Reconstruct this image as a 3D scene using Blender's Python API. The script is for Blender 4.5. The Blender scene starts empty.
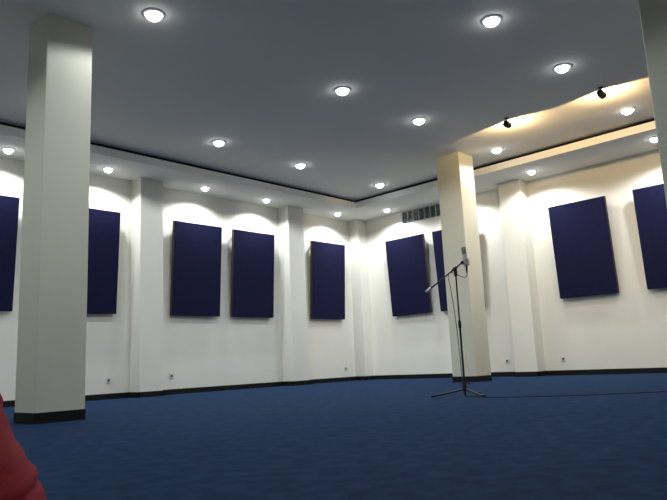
import bpy, bmesh, math, random
from mathutils import Vector, Matrix, noise
random.seed(4)
SC = bpy.context.scene
COL = SC.collection
PI = math.pi

# ---------------------------------------------------------------- dimensions
WY = 9.55            # inner face of the left-hand (long) wall
WX = 10.89           # inner face of the right-hand wall
X0, Y0 = -3.2, -4.2  # walls behind the camera
HS = 3.54            # underside of the perimeter soffit
HC = 3.72            # main ceiling
SX, SY = 9.80, 8.58  # inner edges of the soffit
SKIRT = 0.085

# ---------------------------------------------------------------- materials
def mat(name, col, rough=0.6, metal=0.0, var=0.0, vscale=8.0, bump=0.0, bscale=200.0,
        sheen=0.0, spec=0.5, emit=None, estr=0.0, col2=None):
    m = bpy.data.materials.new(name); m.use_nodes = True
    nt = m.node_tree; b = nt.nodes['Principled BSDF']
    b.inputs['Base Color'].default_value = (*col, 1)
    b.inputs['Roughness'].default_value = rough
    b.inputs['Metallic'].default_value = metal
    b.inputs['Specular IOR Level'].default_value = spec
    tc = nt.nodes.new('ShaderNodeTexCoord')
    if var > 0 or col2:
        n = nt.nodes.new('ShaderNodeTexNoise'); n.inputs['Scale'].default_value = vscale
        n.inputs['Detail'].default_value = 6
        nt.links.new(tc.outputs['Object'], n.inputs['Vector'])
        r = nt.nodes.new('ShaderNodeValToRGB')
        c2 = col2 or tuple(c * (1 - var) for c in col)
        r.color_ramp.elements[0].position = 0.35; r.color_ramp.elements[0].color = (*c2, 1)
        r.color_ramp.elements[1].position = 0.65; r.color_ramp.elements[1].color = (*col, 1)
        nt.links.new(n.outputs['Fac'], r.inputs['Fac'])
        nt.links.new(r.outputs['Color'], b.inputs['Base Color'])
    if bump > 0:
        n2 = nt.nodes.new('ShaderNodeTexNoise'); n2.inputs['Scale'].default_value = bscale
        n2.inputs['Detail'].default_value = 3
        nt.links.new(tc.outputs['Object'], n2.inputs['Vector'])
        bp = nt.nodes.new('ShaderNodeBump'); bp.inputs['Strength'].default_value = bump
        bp.inputs['Distance'].default_value = 0.005
        nt.links.new(n2.outputs['Fac'], bp.inputs['Height'])
        nt.links.new(bp.outputs['Normal'], b.inputs['Normal'])
    if sheen > 0:
        b.inputs['Sheen Weight'].default_value = sheen
        b.inputs['Sheen Roughness'].default_value = 0.5
        b.inputs['Sheen Tint'].default_value = (*col, 1)
    if emit:
        b.inputs['Emission Color'].default_value = (*emit, 1)
        b.inputs['Emission Strength'].default_value = estr
    return m

M = dict(
    wall=mat('cream_wall_paint', (0.72, 0.705, 0.63), 0.75, var=0.03, vscale=1.3, bump=0.12, bscale=60, spec=0.2),
    column=mat('cream_column_paint', (0.57, 0.57, 0.47), 0.7, var=0.04, vscale=1.6, bump=0.12, bscale=60, spec=0.25),
    ceil=mat('white_ceiling_paint', (0.90, 0.885, 0.835), 0.85, var=0.02, vscale=1.0, spec=0.1),
    cove=mat('cove_painted_shade', (0.05, 0.055, 0.055), 0.9, spec=0.1),  # dark colour stands in for the shade inside the unlit cove
    skirt=mat('black_skirting_tile', (0.005, 0.006, 0.006), 0.6, var=0.2, vscale=6, spec=0.2),
    carpet=mat('blue_carpet_pile', (0.0155, 0.036, 0.083), 0.95, col2=(0.0095, 0.024, 0.056), vscale=11,
               bump=0.6, bscale=260, sheen=0.5, spec=0.03),
    fabric=mat('navy_acoustic_fabric', (0.0095, 0.0105, 0.039), 0.9, var=0.15, vscale=14, bump=0.3, bscale=400, sheen=0.1, spec=0.08),
    wood=mat('brown_stained_frame', (0.035, 0.018, 0.013), 0.6, var=0.3, vscale=12),
    black=mat('black_coated_steel', (0.010, 0.013, 0.013), 0.35, metal=0.3, var=0.1),
    rubber=mat('black_rubber', (0.012, 0.012, 0.013), 0.8, var=0.1),
    grey=mat('pale_grey_plastic', (0.42, 0.45, 0.46), 0.35, var=0.05),
    steel=mat('satin_nickel', (0.50, 0.50, 0.44), 0.38, metal=0.25, var=0.08),
    mesh=mat('woven_metal_grille', (0.30, 0.31, 0.25), 0.5, metal=0.3, col2=(0.14, 0.15, 0.12), vscale=300, bump=0.5, bscale=500),
    trim=mat('white_lamp_trim', (0.85, 0.87, 0.88), 0.4, var=0.02),
    plate=mat('white_socket_plastic', (0.62, 0.62, 0.57), 0.4, var=0.03),
    pin=mat('dark_socket_recess', (0.05, 0.05, 0.045), 0.6, var=0.1),
    mullion=mat('grey_mortar_joint', (0.42, 0.46, 0.44), 0.6, var=0.15),
    night=mat('dark_night_backing', (0.03, 0.035, 0.035), 0.8, var=0.1),  # dark colour stands in for the night behind the glass blocks
    red=mat('red_cotton_cloth', (0.34, 0.014, 0.026), 0.85, var=0.25, vscale=5, bump=0.3, bscale=350, sheen=0.2, spec=0.2),
    lamp=mat('lit_lamp_diffuser', (0.9, 0.93, 1.0), 0.4, emit=(0.93, 0.97, 1.0), estr=13.0),
    warm=mat('lit_warm_lens', (1.0, 0.85, 0.5), 0.4, emit=(1.0, 0.72, 0.33), estr=12.0),
)
def glass_block_material():
    m = bpy.data.materials.new('wavy_glass_block'); m.use_nodes = True
    nt = m.node_tree; b = nt.nodes['Principled BSDF']
    b.inputs['Base Color'].default_value = (0.16, 0.24, 0.24, 1)
    b.inputs['Roughness'].default_value = 0.07
    b.inputs['Transmission Weight'].default_value = 0.75
    b.inputs['IOR'].default_value = 1.5
    tc = nt.nodes.new('ShaderNodeTexCoord')
    w = nt.nodes.new('ShaderNodeTexNoise'); w.inputs['Scale'].default_value = 22
    w.inputs['Detail'].default_value = 1
    nt.links.new(tc.outputs['Object'], w.inputs['Vector'])
    bp = nt.nodes.new('ShaderNodeBump'); bp.inputs['Strength'].default_value = 1.0
    bp.inputs['Distance'].default_value = 0.02
    nt.links.new(w.outputs['Fac'], bp.inputs['Height'])
    nt.links.new(bp.outputs['Normal'], b.inputs['Normal'])
    return m
M['glass'] = glass_block_material()

# ---------------------------------------------------------------- mesh helpers
def box(bm, x0, x1, y0, y1, z0, z1):
    r = bmesh.ops.create_cube(bm, size=1.0)
    for v in r['verts']:
        v.co = Vector(((x0 + x1) / 2 + v.co.x * (x1 - x0), (y0 + y1) / 2 + v.co.y * (y1 - y0), (z0 + z1) / 2 + v.co.z * (z1 - z0)))
    return r['verts']

def lathe(bm, prof, seg=32, mtx=Matrix()):
    """profile of (radius, z) turned about z"""
    rings = []
    for r, z in prof:
        if r < 1e-6:
            rings.append([bm.verts.new(mtx @ Vector((0, 0, z)))])
        else:
            rings.append([bm.verts.new(mtx @ Vector((r * math.cos(2 * PI * k / seg), r * math.sin(2 * PI * k / seg), z))) for k in range(seg)])
    for a, b in zip(rings, rings[1:]):
        for k in range(seg):
            j = (k + 1) % seg
            if len(a) == 1 and len(b) > 1: bm.faces.new((a[0], b[j], b[k]))
            elif len(b) == 1 and len(a) > 1: bm.faces.new((a[k], a[j], b[0]))
            elif len(a) > 1: bm.faces.new((a[k], a[j], b[j], b[k]))

def axis(a, b):
    """matrix that takes local z to the direction a->b, origin at a"""
    a, b = Vector(a), Vector(b)
    q = (b - a).to_track_quat('Z', 'Y')
    return Matrix.Translation(a) @ q.to_matrix().to_4x4()

def tube(bm, pts, rad, seg=12, cap=True):
    pts = [Vector(p) for p in pts]; rings = []
    up = Vector((0.13, 0.21, 0.97))
    for i, p in enumerate(pts):
        t = (pts[min(i + 1, len(pts) - 1)] - pts[max(i - 1, 0)]).normalized()
        u = t.cross(up)
        if u.length < 0.05: u = t.cross(Vector((1, 0, 0)))
        u.normalize(); w = t.cross(u)
        r = rad[i] if isinstance(rad, (list, tuple)) else rad
        rings.append([bm.verts.new(p + (u * math.cos(2 * PI * k / seg) + w * math.sin(2 * PI * k / seg)) * r) for k in range(seg)])
    for a, b in zip(rings, rings[1:]):
        for k in range(seg):
            j = (k + 1) % seg
            bm.faces.new((a[k], a[j], b[j], b[k]))
    if cap:
        bm.faces.new(rings[0]); bm.faces.new(list(reversed(rings[-1])))

def smooth_path(pts, n=12):
    P = [Vector(p) for p in pts]; P = [P[0]] + P + [P[-1]]; out = []
    for i in range(1, len(P) - 2):
        for k in range(n):
            t = k / n; a, b, c, d = P[i - 1:i + 3]
            out.append(0.5 * ((2 * b) + (c - a) * t + (2 * a - 5 * b + 4 * c - d) * t * t + (3 * b - a - 3 * c + d) * t ** 3))
    out.append(P[-2]); return out

def obj(name, bm, m, parent=None, smooth=False, bevel=0.0, seg=2):
    bmesh.ops.recalc_face_normals(bm, faces=bm.faces)
    me = bpy.data.meshes.new(name); bm.to_mesh(me); bm.free()
    me.materials.append(M[m])
    if smooth:
        for p in me.polygons: p.use_smooth = True
        try: me.set_sharp_from_angle(angle=math.radians(40))
        except Exception: pass
    o = bpy.data.objects.new(name, me); COL.objects.link(o)
    if parent: o.parent = parent
    if bevel:
        b = o.modifiers.new('bevel', 'BEVEL'); b.width = bevel; b.segments = seg; b.limit_method = 'ANGLE'
    return o

def thing(name, label, cat, loc=(0, 0, 0), rotz=0.0, group=None):
    o = bpy.data.objects.new(name, None); COL.objects.link(o)
    o.empty_display_size = 0.1
    o.location = loc; o.rotation_euler = (0, 0, rotz)
    o['label'] = label; o['category'] = cat
    if group: o['group'] = group
    return o

def struct(name, bm, m, parent=None, **k):
    o = obj(name, bm, m, parent, **k)
    if parent is None: o['kind'] = 'structure'
    return o

def dup(root, loc, rotz, label, group=None):
    r = root.copy(); COL.objects.link(r); r.location = loc; r.rotation_euler = (0, 0, rotz)
    r['label'] = label
    if group: r['group'] = group
    for ch in list(root.children):
        c = ch.copy(); COL.objects.link(c); c.parent = r
        for g in list(ch.children):
            d = g.copy(); COL.objects.link(d); d.parent = c
    return r

# ---------------------------------------------------------------- room shell
bm = bmesh.new(); box(bm, X0 - .2, WX + .2, Y0 - .2, WY + .2, -0.12, 0.0)
struct('floor', bm, 'carpet')

TOP = 3.86
bm = bmesh.new(); box(bm, X0 - .2, WX + .2, WY, WY + .2, 0, TOP)
wall_left = struct('wall_left', bm, 'wall')
# right wall with the opening of the glass-block transom
VY0, VY1, VZ0, VZ1 = 6.92, 8.23, 3.262, 3.532
bm = bmesh.new()
box(bm, WX, WX + .2, Y0 - .2, VY0, 0, TOP); box(bm, WX, WX + .2, VY1, WY, 0, TOP)
box(bm, WX, WX + .2, VY0, VY1, 0, VZ0); box(bm, WX, WX + .2, VY0, VY1, VZ1, TOP)
bmesh.ops.remove_doubles(bm, verts=bm.verts, dist=1e-5)
wall_right = struct('wall_right', bm, 'wall')
bm = bmesh.new(); box(bm, X0 - .2, X0, Y0, WY, 0, TOP); struct('wall_back', bm, 'wall')
bm = bmesh.new(); box(bm, X0 - .2, WX, Y0 - .2, Y0, 0, TOP); struct('wall_front', bm, 'wall')

# pilasters standing proud of the walls; parts of their wall
PIL = 0.30
for xa in (1.98, 5.25, 8.50):
    bm = bmesh.new(); box(bm, xa, xa + 0.42, WY - PIL, WY + .01, 0, HS + .02)
    obj('pilaster', bm, 'wall', wall_left, bevel=0.006)
for ya in (1.97, 5.30):
    bm = bmesh.new(); box(bm, WX - PIL, WX + .01, ya, ya + 0.43, 0, HS + .02)
    obj('pilaster', bm, 'wall', wall_right, bevel=0.006)
bm = bmesh.new(); box(bm, 10.615, WX + .01, WY - .29, WY + .01, 0, HS + .02)
obj('pilaster', bm, 'wall', wall_left, bevel=0.006)

# ceiling: main slab, perimeter soffit with an upstand and a cove behind it, its shade put in as dark colour
bm = bmesh.new(); box(bm, X0 - .2, WX, Y0 - .2, WY, HC, HC + 0.1)
ceiling = struct('ceiling', bm, 'ceil')
def L_prism(bm, xi, yi, xo, yo, z0, z1):
    """L-shaped slab along the two walls: inner edge xi/yi, outer edge xo/yo"""
    pts = [(X0, yi), (xi, yi), (xi, Y0), (xo, Y0), (xo, yo), (X0, yo)]
    lo = [bm.verts.new((x, y, z0)) for x, y in pts]; hi = [bm.verts.new((x, y, z1)) for x, y in pts]
    # two quads + corner for top and bottom
    for ring in (lo, hi):
        c = None
        bm.faces.new(ring)
    for i in range(6):
        j = (i + 1) % 6
        bm.faces.new((lo[i], lo[j], hi[j], hi[i]))
bm = bmesh.new(); L_prism(bm, SX + .024, SY + .024, WX, WY, HS, HS + .03)
obj('soffit', bm, 'ceil', ceiling)
bm = bmesh.new(); L_prism(bm, SX, SY, SX + .025, SY + .025, HS, HS + .12)
obj('soffit_upstand', bm, 'ceil', ceiling)
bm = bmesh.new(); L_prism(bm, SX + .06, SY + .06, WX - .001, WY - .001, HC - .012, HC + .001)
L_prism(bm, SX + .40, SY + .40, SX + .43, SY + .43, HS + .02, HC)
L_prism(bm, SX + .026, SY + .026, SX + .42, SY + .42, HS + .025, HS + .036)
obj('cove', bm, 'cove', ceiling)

# skirting that follows the pilasters
def skirting(name, pts, t=0.014):
    """pts: polyline on the wall surface, room on its right-hand side"""
    bm = bmesh.new()
    for (xa, ya), (xb, yb) in zip(pts, pts[1:]):
        if abs(xa - xb) < 1e-6:   # runs along y
            s = -t if True else t
            box(bm, xa - t, xa + .002, min(ya, yb) - t, max(ya, yb) + (t if False else 0), 0.0, SKIRT)
        else:
            box(bm, min(xa, xb) - t, max(xa, xb) + t, ya - t, ya + .002, 0.0, SKIRT)
    o = obj(name, bm, 'skirt'); o['kind'] = 'structure'; return o
pts = [(X0, WY)]
for xa in (1.98, 5.25, 8.50):
    pts += [(xa, WY), (xa, WY - PIL), (xa + .42, WY - PIL)]
    pts += [(xa + .42 + .014, WY - PIL), (xa + .42 + .014, WY)]
pts += [(10.615, WY), (10.615, WY - .29), (WX, WY - .29)]
skirting('baseboard_left', pts)
pts = [(WX, WY - .29), (WX, 5.73 + .014), (WX - PIL, 5.73 + .014), (WX - PIL, 5.30), (WX, 5.30),
       (WX, 2.40 + .014), (WX - PIL, 2.40 + .014), (WX - PIL, 1.97), (WX, 1.97), (WX, Y0)]
skirting('baseboard_right', pts)
bm = bmesh.new(); box(bm, X0, X0 + .014, Y0, WY, 0, SKIRT); o = obj('baseboard_back', bm, 'skirt'); o['kind'] = 'structure'
bm = bmesh.new(); box(bm, X0, WX, Y0, Y0 + .014, 0, SKIRT); o = obj('baseboard_front', bm, 'skirt'); o['kind'] = 'structure'

# glass-block transom under the soffit
bm = bmesh.new()
f = 0.016
box(bm, WX + .01, WX + .10, VY0, VY1, VZ0, VZ0 + f); box(bm, WX + .01, WX + .10, VY0, VY1, VZ1 - f, VZ1)
NB = 9; pitch = (VY1 - VY0) / NB
for i in range(NB + 1):
    yc = VY0 + i * pitch
    box(bm, WX + .008, WX + .10, max(VY0, yc - f / 1.6), min(VY1, yc + f / 1.6), VZ0, VZ1)
win = struct('window_1', bm, 'mullion')
for i in range(NB):
    bm = bmesh.new()
    ya, yb = VY0 + i * pitch + .009, VY0 + (i + 1) * pitch - .009
    vs = box(bm, WX + .022, WX + .09, ya, yb, VZ0 + .014, VZ1 - .014)
    obj('glass_block', bm, 'glass', win, bevel=0.008, seg=3, smooth=True)
bm = bmesh.new()
box(bm, WX + .35, WX + .37, VY0 - .3, VY1 + .3, VZ0 - .3, VZ1 + .3)
box(bm, WX + .2, WX + .35, VY0 - .3, VY1 + .3, VZ0 - .3, VZ0 - .28)
box(bm, WX + .2, WX + .35, VY0 - .3, VY1 + .3, VZ1 + .28, VZ1 + .3)
obj('night_backing', bm, 'night', win)  # dark box added behind the blocks to stand for night outside

# ---------------------------------------------------------------- free-standing columns
def column(x, y, s, label):
    t = thing('column', label, 'column', (x + s / 2, y + s / 2, 0), 0, 'square columns standing in the room')
    bm = bmesh.new(); box(bm, -s / 2, s / 2, -s / 2, s / 2, 0, HC)
    obj('shaft', bm, 'column', t, bevel=0.008)
    bm = bmesh.new(); h = s / 2 + .004
    box(bm, -h, h, -h, h, 0, SKIRT + .004)
    obj('plinth', bm, 'skirt', t, bevel=0.003)
    return t
column(2.23, 5.62, .436, 'square cream column nearest the left side of the room, in front of two navy panels')
column(8.82, 5.43, .44, 'square cream column directly behind the microphone stand, one face lit yellow')
column(5.53, 1.085, .436, 'square pale column cut off by the right edge of the photo')

# ---------------------------------------------------------------- downlights
LC = (0.93, 0.97, 1.0)
def lamp_data(name, power, ang, radius, col, blend=0.12):
    l = bpy.data.lights.new(name, 'SPOT'); l.energy = power; l.spot_size = math.radians(ang)
    l.spot_blend = blend; l.shadow_soft_size = radius; l.color = col
    return l
SPOT_MAIN = lamp_data('downlight_beam', 58, 160, 0.05, LC, 0.25)
SPOT_SOFF = lamp_data('soffit_downlight_beam', 92, 152, 0.05, LC, 0.38)
def make_downlight(R, beam, label, group, loc):
    t = thing('ceiling_downlight', label, 'ceiling light', loc, 0, group)
    bm = bmesh.new()
    lathe(bm, [(R * .86, .0), (R * .84, -.010), (R * .9, -.014), (R * 1.1, -.010), (R * 1.2, -.003), (R * 1.2, 0.0)], 36)
    obj('trim_ring', bm, 'trim', t, smooth=True)
    bm = bmesh.new()
    lathe(bm, [(R * .86, -.004), (R * .82, -.024), (R * .66, -.045), (R * .38, -.061), (0, -.067)], 36)
    obj('diffuser', bm, 'lamp', t, smooth=True)
    o = bpy.data.objects.new('beam', beam); COL.objects.link(o); o.parent = t; o.location = (0, 0, -.078)
    return t
main_spots = [
    (2.97, 5.01, 'large bright ceiling downlight just right of the tall left column'),
    (5.60, 5.02, 'bright ceiling downlight in the middle of the flat ceiling, nearest the photo centre'),
    (7.18, 5.01, 'ceiling downlight between the middle one and the column behind the microphone'),
    (9.26, 4.97, 'small ceiling downlight just right of the top of the column behind the microphone'),
    (5.53, 2.89, 'ceiling downlight nearest the top edge of the photo, upper right'),
    (7.14, 2.88, 'ceiling downlight left of the right-hand black spotlight'),
    (9.20, 2.86, 'ceiling downlight just below and right of the second black spotlight'),
    (5.54, 7.50, 'leftmost of the three small ceiling downlights in the row along the left soffit'),
    (7.27, 7.56, 'second of the three small ceiling downlights in the row along the left soffit'),
    (9.32, 7.52, 'ceiling downlight closest to the far corner of the raised ceiling'),
]
g1 = 'downlights in the raised main ceiling'
p0 = None
for x, y, lab in main_spots:
    if p0 is None: p0 = make_downlight(.092, SPOT_MAIN, lab, g1, (x, y, HC))
    else: dup(p0, (x, y, HC), 0, lab)
for x, y in ((-1.6, 5.04), (-1.6, 2.9), (-1.6, 7.55), (.35, 5.04), (.35, 7.55), (.35, 2.90), (3.0, 7.55), (3.0, 2.90), (3.0, .70), (5.56, .70), (7.2, .70)):  # unseen downlights added to light the near column faces
    dup(p0, (x, y, HC), 0, 'added unseen ceiling downlight outside the photo or behind the tall left column')
soff = [
    (3.15, 9.14, 'soffit downlight at the left edge, above the leftmost navy panel'),
    (4.63, 9.14, 'soffit downlight just right of the tall left column, above a navy panel'),
    (6.44, 9.14, 'soffit downlight right of the first wall pilaster'),
    (7.85, 9.14, 'soffit downlight left of the second wall pilaster'),
    (9.82, 9.12, 'soffit downlight left of the far corner of the room'),
    (10.45, 8.28, 'soffit downlight right of the far corner, beside the glass block window'),
    (10.40, 6.55, 'soffit downlight hidden behind the column at the microphone'),
    (10.34, 4.92, 'soffit downlight above the pilaster of the right wall'),
    (10.25, 2.86, 'soffit downlight above the rightmost navy panel'),
]
g2 = 'downlights in the lowered soffit along the walls'
p1 = None
for x, y, lab in soff:
    if p1 is None: p1 = make_downlight(.074, SPOT_SOFF, lab, g2, (x, y, HS))
    else: dup(p1, (x, y, HS), 0, lab)

# ---------------------------------------------------------------- two black spotlights on the ceiling
WARM = lamp_data('spotlight_beam', 58, 166, 0.03, (1.0, 0.69, 0.33), 0.06)
def make_spotlight(loc, label):
    t = thing('ceiling_spotlight', label, 'spotlight', loc, 0, 'black ceiling spotlights')
    bm = bmesh.new(); lathe(bm, [(0, 0), (.034, 0), (.034, -.008), (.028, -.013), (0, -.013)], 24)
    obj('mounting_plate', bm, 'black', t, smooth=True)
    bm = bmesh.new(); tube(bm, [(0, 0, -.012), (0, 0, -.045)], .007, 10)
    obj('stem', bm, 'black', t, smooth=True)
    bm = bmesh.new()
    mtx = axis((-.055, 0, -.085), (.055, 0, -.090))
    lathe(bm, [(0, .006), (.036, .006), (.046, .014), (.048, .03), (.050, .104), (.046, .106), (.043, .094), (.0, .094)], 28, mtx)
    obj('housing', bm, 'black', t, smooth=True)
    bm = bmesh.new(); lathe(bm, [(.042, .096), (.02, .101), (0, .102)], 24, mtx)
    obj('lens', bm, 'warm', t, smooth=True)
    o = bpy.data.objects.new('beam', WARM); COL.objects.link(o); o.parent = t
    o.location = (.075, 0, -.088)
    o.rotation_euler = Vector((1, .0, -0.05)).to_track_quat('-Z', 'Y').to_euler()
    return t
s0 = make_spotlight((8.12, 4.16, HC), 'black ceiling spotlight with warm beam nearest the column at the microphone')
dup(s0, (8.11, 2.81, HC), 0, 'black ceiling spotlight with warm beam nearest the right edge of the photo')

# ---------------------------------------------------------------- navy acoustic wall panels
PW, PH, PZ = 0.99, 1.62, 1.31
def make_panel(label, loc, rot):
    # local frame: x along the wall, -y out of the wall
    # the panel hangs leaning: its top edge stands further off the wall than its foot
    t = thing('acoustic_panel', label, 'wall panel', loc, rot, 'navy acoustic panels hung on the walls')
    lean = Matrix.Translation((0, -.03, 0)) @ Matrix.Rotation(math.radians(3.5), 4, 'X')
    bm = bmesh.new(); w = PW / 2
    box(bm, -w, w, -.062, -.004, 0, .03); box(bm, -w, w, -.062, -.004, PH - .03, PH)
    box(bm, -w, -w + .03, -.062, -.004, .03, PH - .03); box(bm, w - .03, w, -.062, -.004, .03, PH - .03)
    bm.transform(lean); obj('frame', bm, 'wood', t, bevel=.002)
    bm = bmesh.new(); box(bm, -w + .002, w - .002, -.076, -.060, .002, PH - .002)
    bm.transform(lean); obj('fabric_face', bm, 'fabric', t, bevel=.008, seg=3)
    bm = bmesh.new(); box(bm, -w + .12, w - .12, -.036, .0, .01, .05)
    obj('batten', bm, 'wood', t)
    for sx in (-1, 1):
        bm = bmesh.new(); box(bm, sx * .36 - .012, sx * .36 + .012, -.125, 0, PH - .11, PH - .07)
        obj('hanger', bm, 'black', t)
    return t
left_p = [
    (2.91, 'leftmost navy wall panel, cut by the left edge of the photo'),
    (4.465, 'navy wall panel partly hidden by the tall left column, left of the first pilaster'),
    (6.455, 'left one of the two navy panels between the first and second pilasters'),
    (7.72, 'right one of the two navy panels between the first and second pilasters'),
    (9.755, 'navy wall panel on the left wall nearest the far corner'),
]
right_p = [
    (8.08, 'navy panel under the glass block window, nearest the far corner on the right wall'),
    (6.85, 'navy panel mostly hidden behind the column at the microphone'),
    (4.36, 'large navy panel on the warm-lit right wall, right of its pilaster'),
    (2.92, 'rightmost navy panel, cut by the pale column at the right edge'),
]
pp = None
for x, lab in left_p:
    if pp is None: pp = make_panel(lab, (x, WY, PZ), 0)
    else: dup(pp, (x, WY, PZ), 0, lab)
for y, lab in right_p:
    dup(pp, (WX, y, PZ), -PI / 2, lab)

# ---------------------------------------------------------------- wall sockets
def make_socket(label, loc, rot):
    t = thing('wall_socket', label, 'socket', loc, rot, 'small wall sockets above the skirting')
    bm = bmesh.new(); box(bm, -.043, .043, -.009, 0, -.043, .043)
    obj('cover_plate', bm, 'plate', t, bevel=.003)
    bm = bmesh.new(); lathe(bm, [(0, .012), (.017, .012), (.017, .0085), (.021, .0085), (.022, .011), (.022, .012)], 24, Matrix.Rotation(PI / 2, 4, 'X'))
    obj('socket_recess', bm, 'pin', t, smooth=True)
    return t
k0 = make_socket('wall socket left of the first pilaster, beside the tall left column', (4.89, WY, .285), 0)
dup(k0, (6.01, WY, .30), 0, 'wall socket right of the first pilaster')
dup(k0, (10.30, WY, .265), 0, 'wall socket on the left wall near the far corner')
dup(k0, (WX, 6.03, .28), -PI / 2, 'wall socket just left of the right wall pilaster')
dup(k0, (WX, 4.955, .278), -PI / 2, 'wall socket right of the right wall pilaster, below the large panel')

# ---------------------------------------------------------------- microphone stand
HUB = Vector((5.605, 3.597, 0))
YAW = math.radians(46.58)
t = thing('microphone_stand', 'black boom microphone stand with tripod legs on the blue carpet', 'microphone stand', HUB, -YAW)
# local x = sideways as seen in the photo (right), local y = away from the camera
bm = bmesh.new(); tube(bm, [(0, 0, .012), (0, 0, .70)], .0105, 16)
obj('lower_pole', bm, 'black', t, smooth=True)
bm = bmesh.new(); tube(bm, [(0, 0, .69), (0, 0, 1.24)], .0080, 14)
obj('upper_pole', bm, 'black', t, smooth=True)
bm = bmesh.new(); lathe(bm, [(0, .675), (.014, .675), (.016, .69), (.016, .735), (.012, .75), (0, .75)], 20)
obj('height_clutch', bm, 'rubber', t, smooth=True)
bm = bmesh.new(); lathe(bm, [(0, .055), (.020, .055), (.024, .065), (.024, .095), (.018, .11), (.018, .15), (.013, .16), (0, .16)], 20)
hub = obj('leg_hub', bm, 'rubber', t, smooth=True)
bm = bmesh.new(); tube(bm, [(.018, 0, .13), (.042, 0, .13)], [.006, .006], 10)
lathe(bm, [(0, 0), (.011, 0), (.012, .008), (.011, .016), (0, .016)], 12, axis((.036, 0, .13), (.06, 0, .13)))
obj('locking_knob', bm, 'rubber', hub, smooth=True)
for a in (math.radians(172), math.radians(52), math.radians(-68)):
    d = Vector((math.cos(a), math.sin(a), 0))
    bm = bmesh.new()
    tube(bm, smooth_path([d * .012 + Vector((0, 0, .072)), d * .06 + Vector((0, 0, .060)), d * .18 + Vector((0, 0, .036)), d * .305 + Vector((0, 0, .016))], 5), .0092, 12)
    leg = obj('leg', bm, 'black', t, smooth=True)
    bm = bmesh.new(); tube(bm, [d * .285 + Vector((0, 0, .020)), d * .30 + Vector((0, 0, .0165)), d * .335 + Vector((0, 0, .0125))], [.0105, .0125, .0115], 12)
    obj('rubber_foot', bm, 'rubber', leg, smooth=True)
# boom
A = Vector((-.312, -.02, 1.057)); B = Vector((.078, .02, 1.343)); dr = (B - A).normalized()
bm = bmesh.new(); tube(bm, [A, B], .0078, 14)
boom = obj('boom_arm', bm, 'black', t, smooth=True)
bm = bmesh.new(); lathe(bm, [(0, -.01), (.012, -.01), (.0165, 0), (.0165, .045), (.012, .055), (0, .055)], 20, axis(A, B))
cw = obj('counterweight', bm, 'grey', boom, smooth=True); cw['label'] = 'pale grey counterweight'
C = A + dr * (dr.dot(Vector((.0, 0, 1.275)) - A))
bm = bmesh.new()
lathe(bm, [(0, -.03), (.019, -.03), (.022, -.022), (.022, .022), (.019, .03), (0, .03)], 20, axis(C + Vector((0, -.0, -.004)), C + Vector((0, -1, -.004))))
tube(bm, [C - dr * .028, C + dr * .028], .0145, 14)
lathe(bm, [(0, 1.20), (.013, 1.20), (.017, 1.215), (.019, 1.255), (.014, 1.27), (0, 1.27)], 18)
obj('boom_clamp', bm, 'black', t, smooth=True)
bm = bmesh.new()
tube(bm, [C + Vector((0, -.03, -.004)), C + Vector((0, -.045, -.004))], .006, 10)
lathe(bm, [(0, .0), (.015, 0), (.017, .006), (.015, .014), (0, .014)], 10, axis(C + Vector((0, -.043, -.004)), C + Vector((0, -1, -.004))))
obj('clamp_knob', bm, 'rubber', t, smooth=True)
bm = bmesh.new()
tube(bm, smooth_path([B - dr * .01, B + Vector((.006, 0, .004)), Vector((.094, .02, 1.338)), Vector((.103, .02, 1.322))], 5), .009, 12)
lathe(bm, [(0, -.016), (.015, -.016), (.017, 0), (.015, .016), (0, .016)], 16, axis(B, B + Vector((0, 1, 0))))
obj('microphone_joint', bm, 'black', t, smooth=True)

# the condenser microphone in its cradle
R3 = Matrix.Rotation(-YAW, 4, 'Z')
def loc2w(v): return HUB + (R3 @ Vector(v))
mt = thing('microphone', 'silver grey studio microphone held upright at the end of the boom', 'microphone', loc2w((.121, .02, 1.300)), -YAW)
tilt = Matrix.Rotation(math.radians(-5), 4, 'Y')
bm = bmesh.new(); lathe(bm, [(0, 0), (.017, 0), (.021, .006), (.0235, .018), (.0235, .118), (.0225, .122), (0, .122)], 28, tilt)
obj('body', bm, 'steel', mt, smooth=True)
bm = bmesh.new(); lathe(bm, [(.0225, .121), (.0245, .124), (.0245, .175), (.024, .195), (.020, .205), (.010, .209), (0, .210)], 28, tilt)
obj('grille', bm, 'mesh', mt, smooth=True)
bm = bmesh.new(); lathe(bm, [(.0248, .119), (.0262, .121), (.0262, .127), (.0248, .129)], 28, tilt)
obj('collar', bm, 'steel', mt, smooth=True)
cr = bmesh.new()
for zz, rr in ((.022, .038), (.070, .040)):
    pts = [tilt @ Vector((rr * math.cos(u), rr * math.sin(u), zz)) for u in [2 * PI * k / 28 for k in range(29)]]
    tube(cr, pts, .0032, 8, cap=False)
for u in (.3, PI / 2, 2.4, PI + .9, 5.2):
    tube(cr, [tilt @ Vector((.038 * math.cos(u), .038 * math.sin(u), .022)), tilt @ Vector((.040 * math.cos(u), .040 * math.sin(u), .070))], .0028, 8)
    tube(cr, [tilt @ Vector((.038 * math.cos(u), .038 * math.sin(u), .022)), tilt @ Vector((.022 * math.cos(u + .4), .022 * math.sin(u + .4), .045))], .0016, 6)
obj('shock_mount', cr, 'grey', mt, smooth=True)
bm = bmesh.new(); lathe(bm, [(0, -.075), (.005, -.075), (.007, -.055), (.0095, -.05), (.0105, -.02), (.0105, .002), (0, .002)], 18)
obj('cable_plug', bm, 'black', mt, smooth=True)

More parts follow.
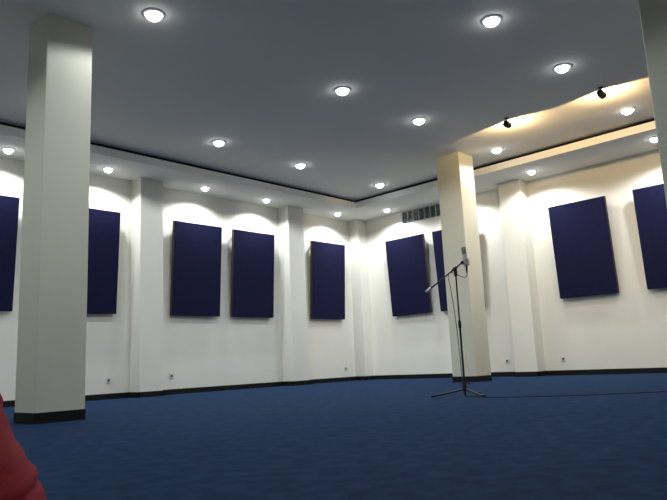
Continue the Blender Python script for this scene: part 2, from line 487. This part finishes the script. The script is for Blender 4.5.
# its cable: from the plug, over the boom, down the pole and away over the carpet
path = [(.121, .02, 1.235), (.119, .018, 1.212), (.10, .0, 1.192), (.062, -.025, 1.188), (.02, -.05, 1.205), (-.035, -.045, 1.232), (-.066, -.018, 1.240),
        (-.076, .016, 1.20), (-.066, .012, 1.12), (-.052, 0, .95), (-.036, 0, .72), (-.026, 0, .50), (-.022, -.01, .25), (-.024, -.03, .06), (-.01, -.07, .008)]
wp = [loc2w(v) for v in path]
fl = [(5.50, 3.44), (5.46, 3.28), (5.43, 3.12), (5.52, 2.86), (5.73, 2.47), (5.95, 2.18), (6.185, 1.905), (6.6, 1.45), (7.2, 1.0), (8.2, .6)]
wp += [Vector((x, y, .0045)) for x, y in fl]
bm = bmesh.new(); tube(bm, smooth_path(wp, 8), .0038, 8)
o = obj('microphone_cable', bm, 'rubber', smooth=True)
o['label'] = 'thin black cable running down the microphone stand and away to the right over the carpet'; o['category'] = 'cable'

# ---------------------------------------------------------------- red cloth at the lower left
def red_cloth():
    bm = bmesh.new(); n, mr = 128, 130
    prof = [(.365, .0), (.355, .03), (.318, .09), (.285, .16), (.242, .26), (.200, .352), (.150, .45), (.085, .53), (0, .56)]
    def pr(t):
        t *= len(prof) - 1; i = min(int(t), len(prof) - 2); u = t - i
        return Vector(prof[i]).lerp(Vector(prof[i + 1]), u)
    rings = []
    for j in range(mr):
        r, z = pr(j / mr)
        ring = []
        for k in range(n):
            a = 2 * PI * k / n
            dd = .004 * math.sin(z * 40 + 1.4 * math.sin(a * 2 + .6)) * min(1, z * 9) + .007 * noise.noise(Vector((math.cos(a) * 2.2, math.sin(a) * 2.2, z * 5)))
            for zf, amp, ph in ((.245, .009, .3), (.185, .007, 1.7), (.115, .008, 2.9), (.33, .005, 4.0), (.05, .006, .9)):
                q = (z - zf - .016 * math.sin(2 * a + ph)) / .009
                dd += amp * (.45 * math.exp(-((q - 1.6) ** 2) * .5) - math.exp(-q * q)) * (.55 + .45 * math.sin(a * 3 + ph * 2))
            dd += .010 * math.sin(a * 7 + z * 14) * max(0, 1 - z * 6)
            ring.append(bm.verts.new(((r + dd) * math.cos(a), (r + dd) * math.sin(a) * 1.05, max(z + .4 * dd * (z > .02), 0.0))))
        rings.append(ring)
    top = bm.verts.new((0, 0, .56))
    for a, b in zip(rings, rings[1:]):
        for k in range(n):
            j = (k + 1) % n; bm.faces.new((a[k], a[j], b[j], b[k]))
    for k in range(n): bm.faces.new((rings[-1][k], rings[-1][(k + 1) % n], top))
    bm.faces.new(list(reversed(rings[0])))
    o = obj('red_cloth', bm, 'red', smooth=True)
    o['label'] = 'crumpled red cloth heaped on the carpet at the bottom left corner'; o['category'] = 'cloth'
    return o
rc = red_cloth()
rc.location = (.249, 1.337, 0)

# ---------------------------------------------------------------- world: dim night outside
w = bpy.data.worlds.new('night'); SC.world = w; w.use_nodes = True
w.node_tree.nodes['Background'].inputs['Color'].default_value = (0.02, 0.03, 0.04, 1)
w.node_tree.nodes['Background'].inputs['Strength'].default_value = 0.3

# ---------------------------------------------------------------- camera
yaw, pitch, roll, fpx = 8.12973991e-01, 1.74743861e-01, -4.67831077e-02, 6.42952577e+02
F = Vector((math.sin(yaw) * math.cos(pitch), math.cos(yaw) * math.cos(pitch), math.sin(pitch)))
Rr = Vector((math.cos(yaw), -math.sin(yaw), 0)); Uu = Rr.cross(F)
R2 = math.cos(roll) * Rr + math.sin(roll) * Uu; U2 = -math.sin(roll) * Rr + math.cos(roll) * Uu
cd = bpy.data.cameras.new('camera'); cam = bpy.data.objects.new('camera', cd); COL.objects.link(cam)
mw = Matrix.Identity(4)
for i in range(3):
    mw[i][0] = R2[i]; mw[i][1] = U2[i]; mw[i][2] = -F[i]
mw[2][3] = 0.38
cam.matrix_world = mw
cd.sensor_width = 36; cd.sensor_fit = 'HORIZONTAL'; cd.lens = fpx * 36 / 667
cd.clip_start = 0.02
SC.camera = cam

SC.view_settings.view_transform = 'Standard'
SC.view_settings.look = 'None'
SC.view_settings.gamma = 1.0
SC.view_settings.use_curve_mapping = False
SC.view_settings.exposure = 0.0
SC.cycles.max_bounces = 10
SC.cycles.diffuse_bounces = 6
SC.cycles.use_denoising = True
SC.cycles.sample_clamp_indirect = 4.0
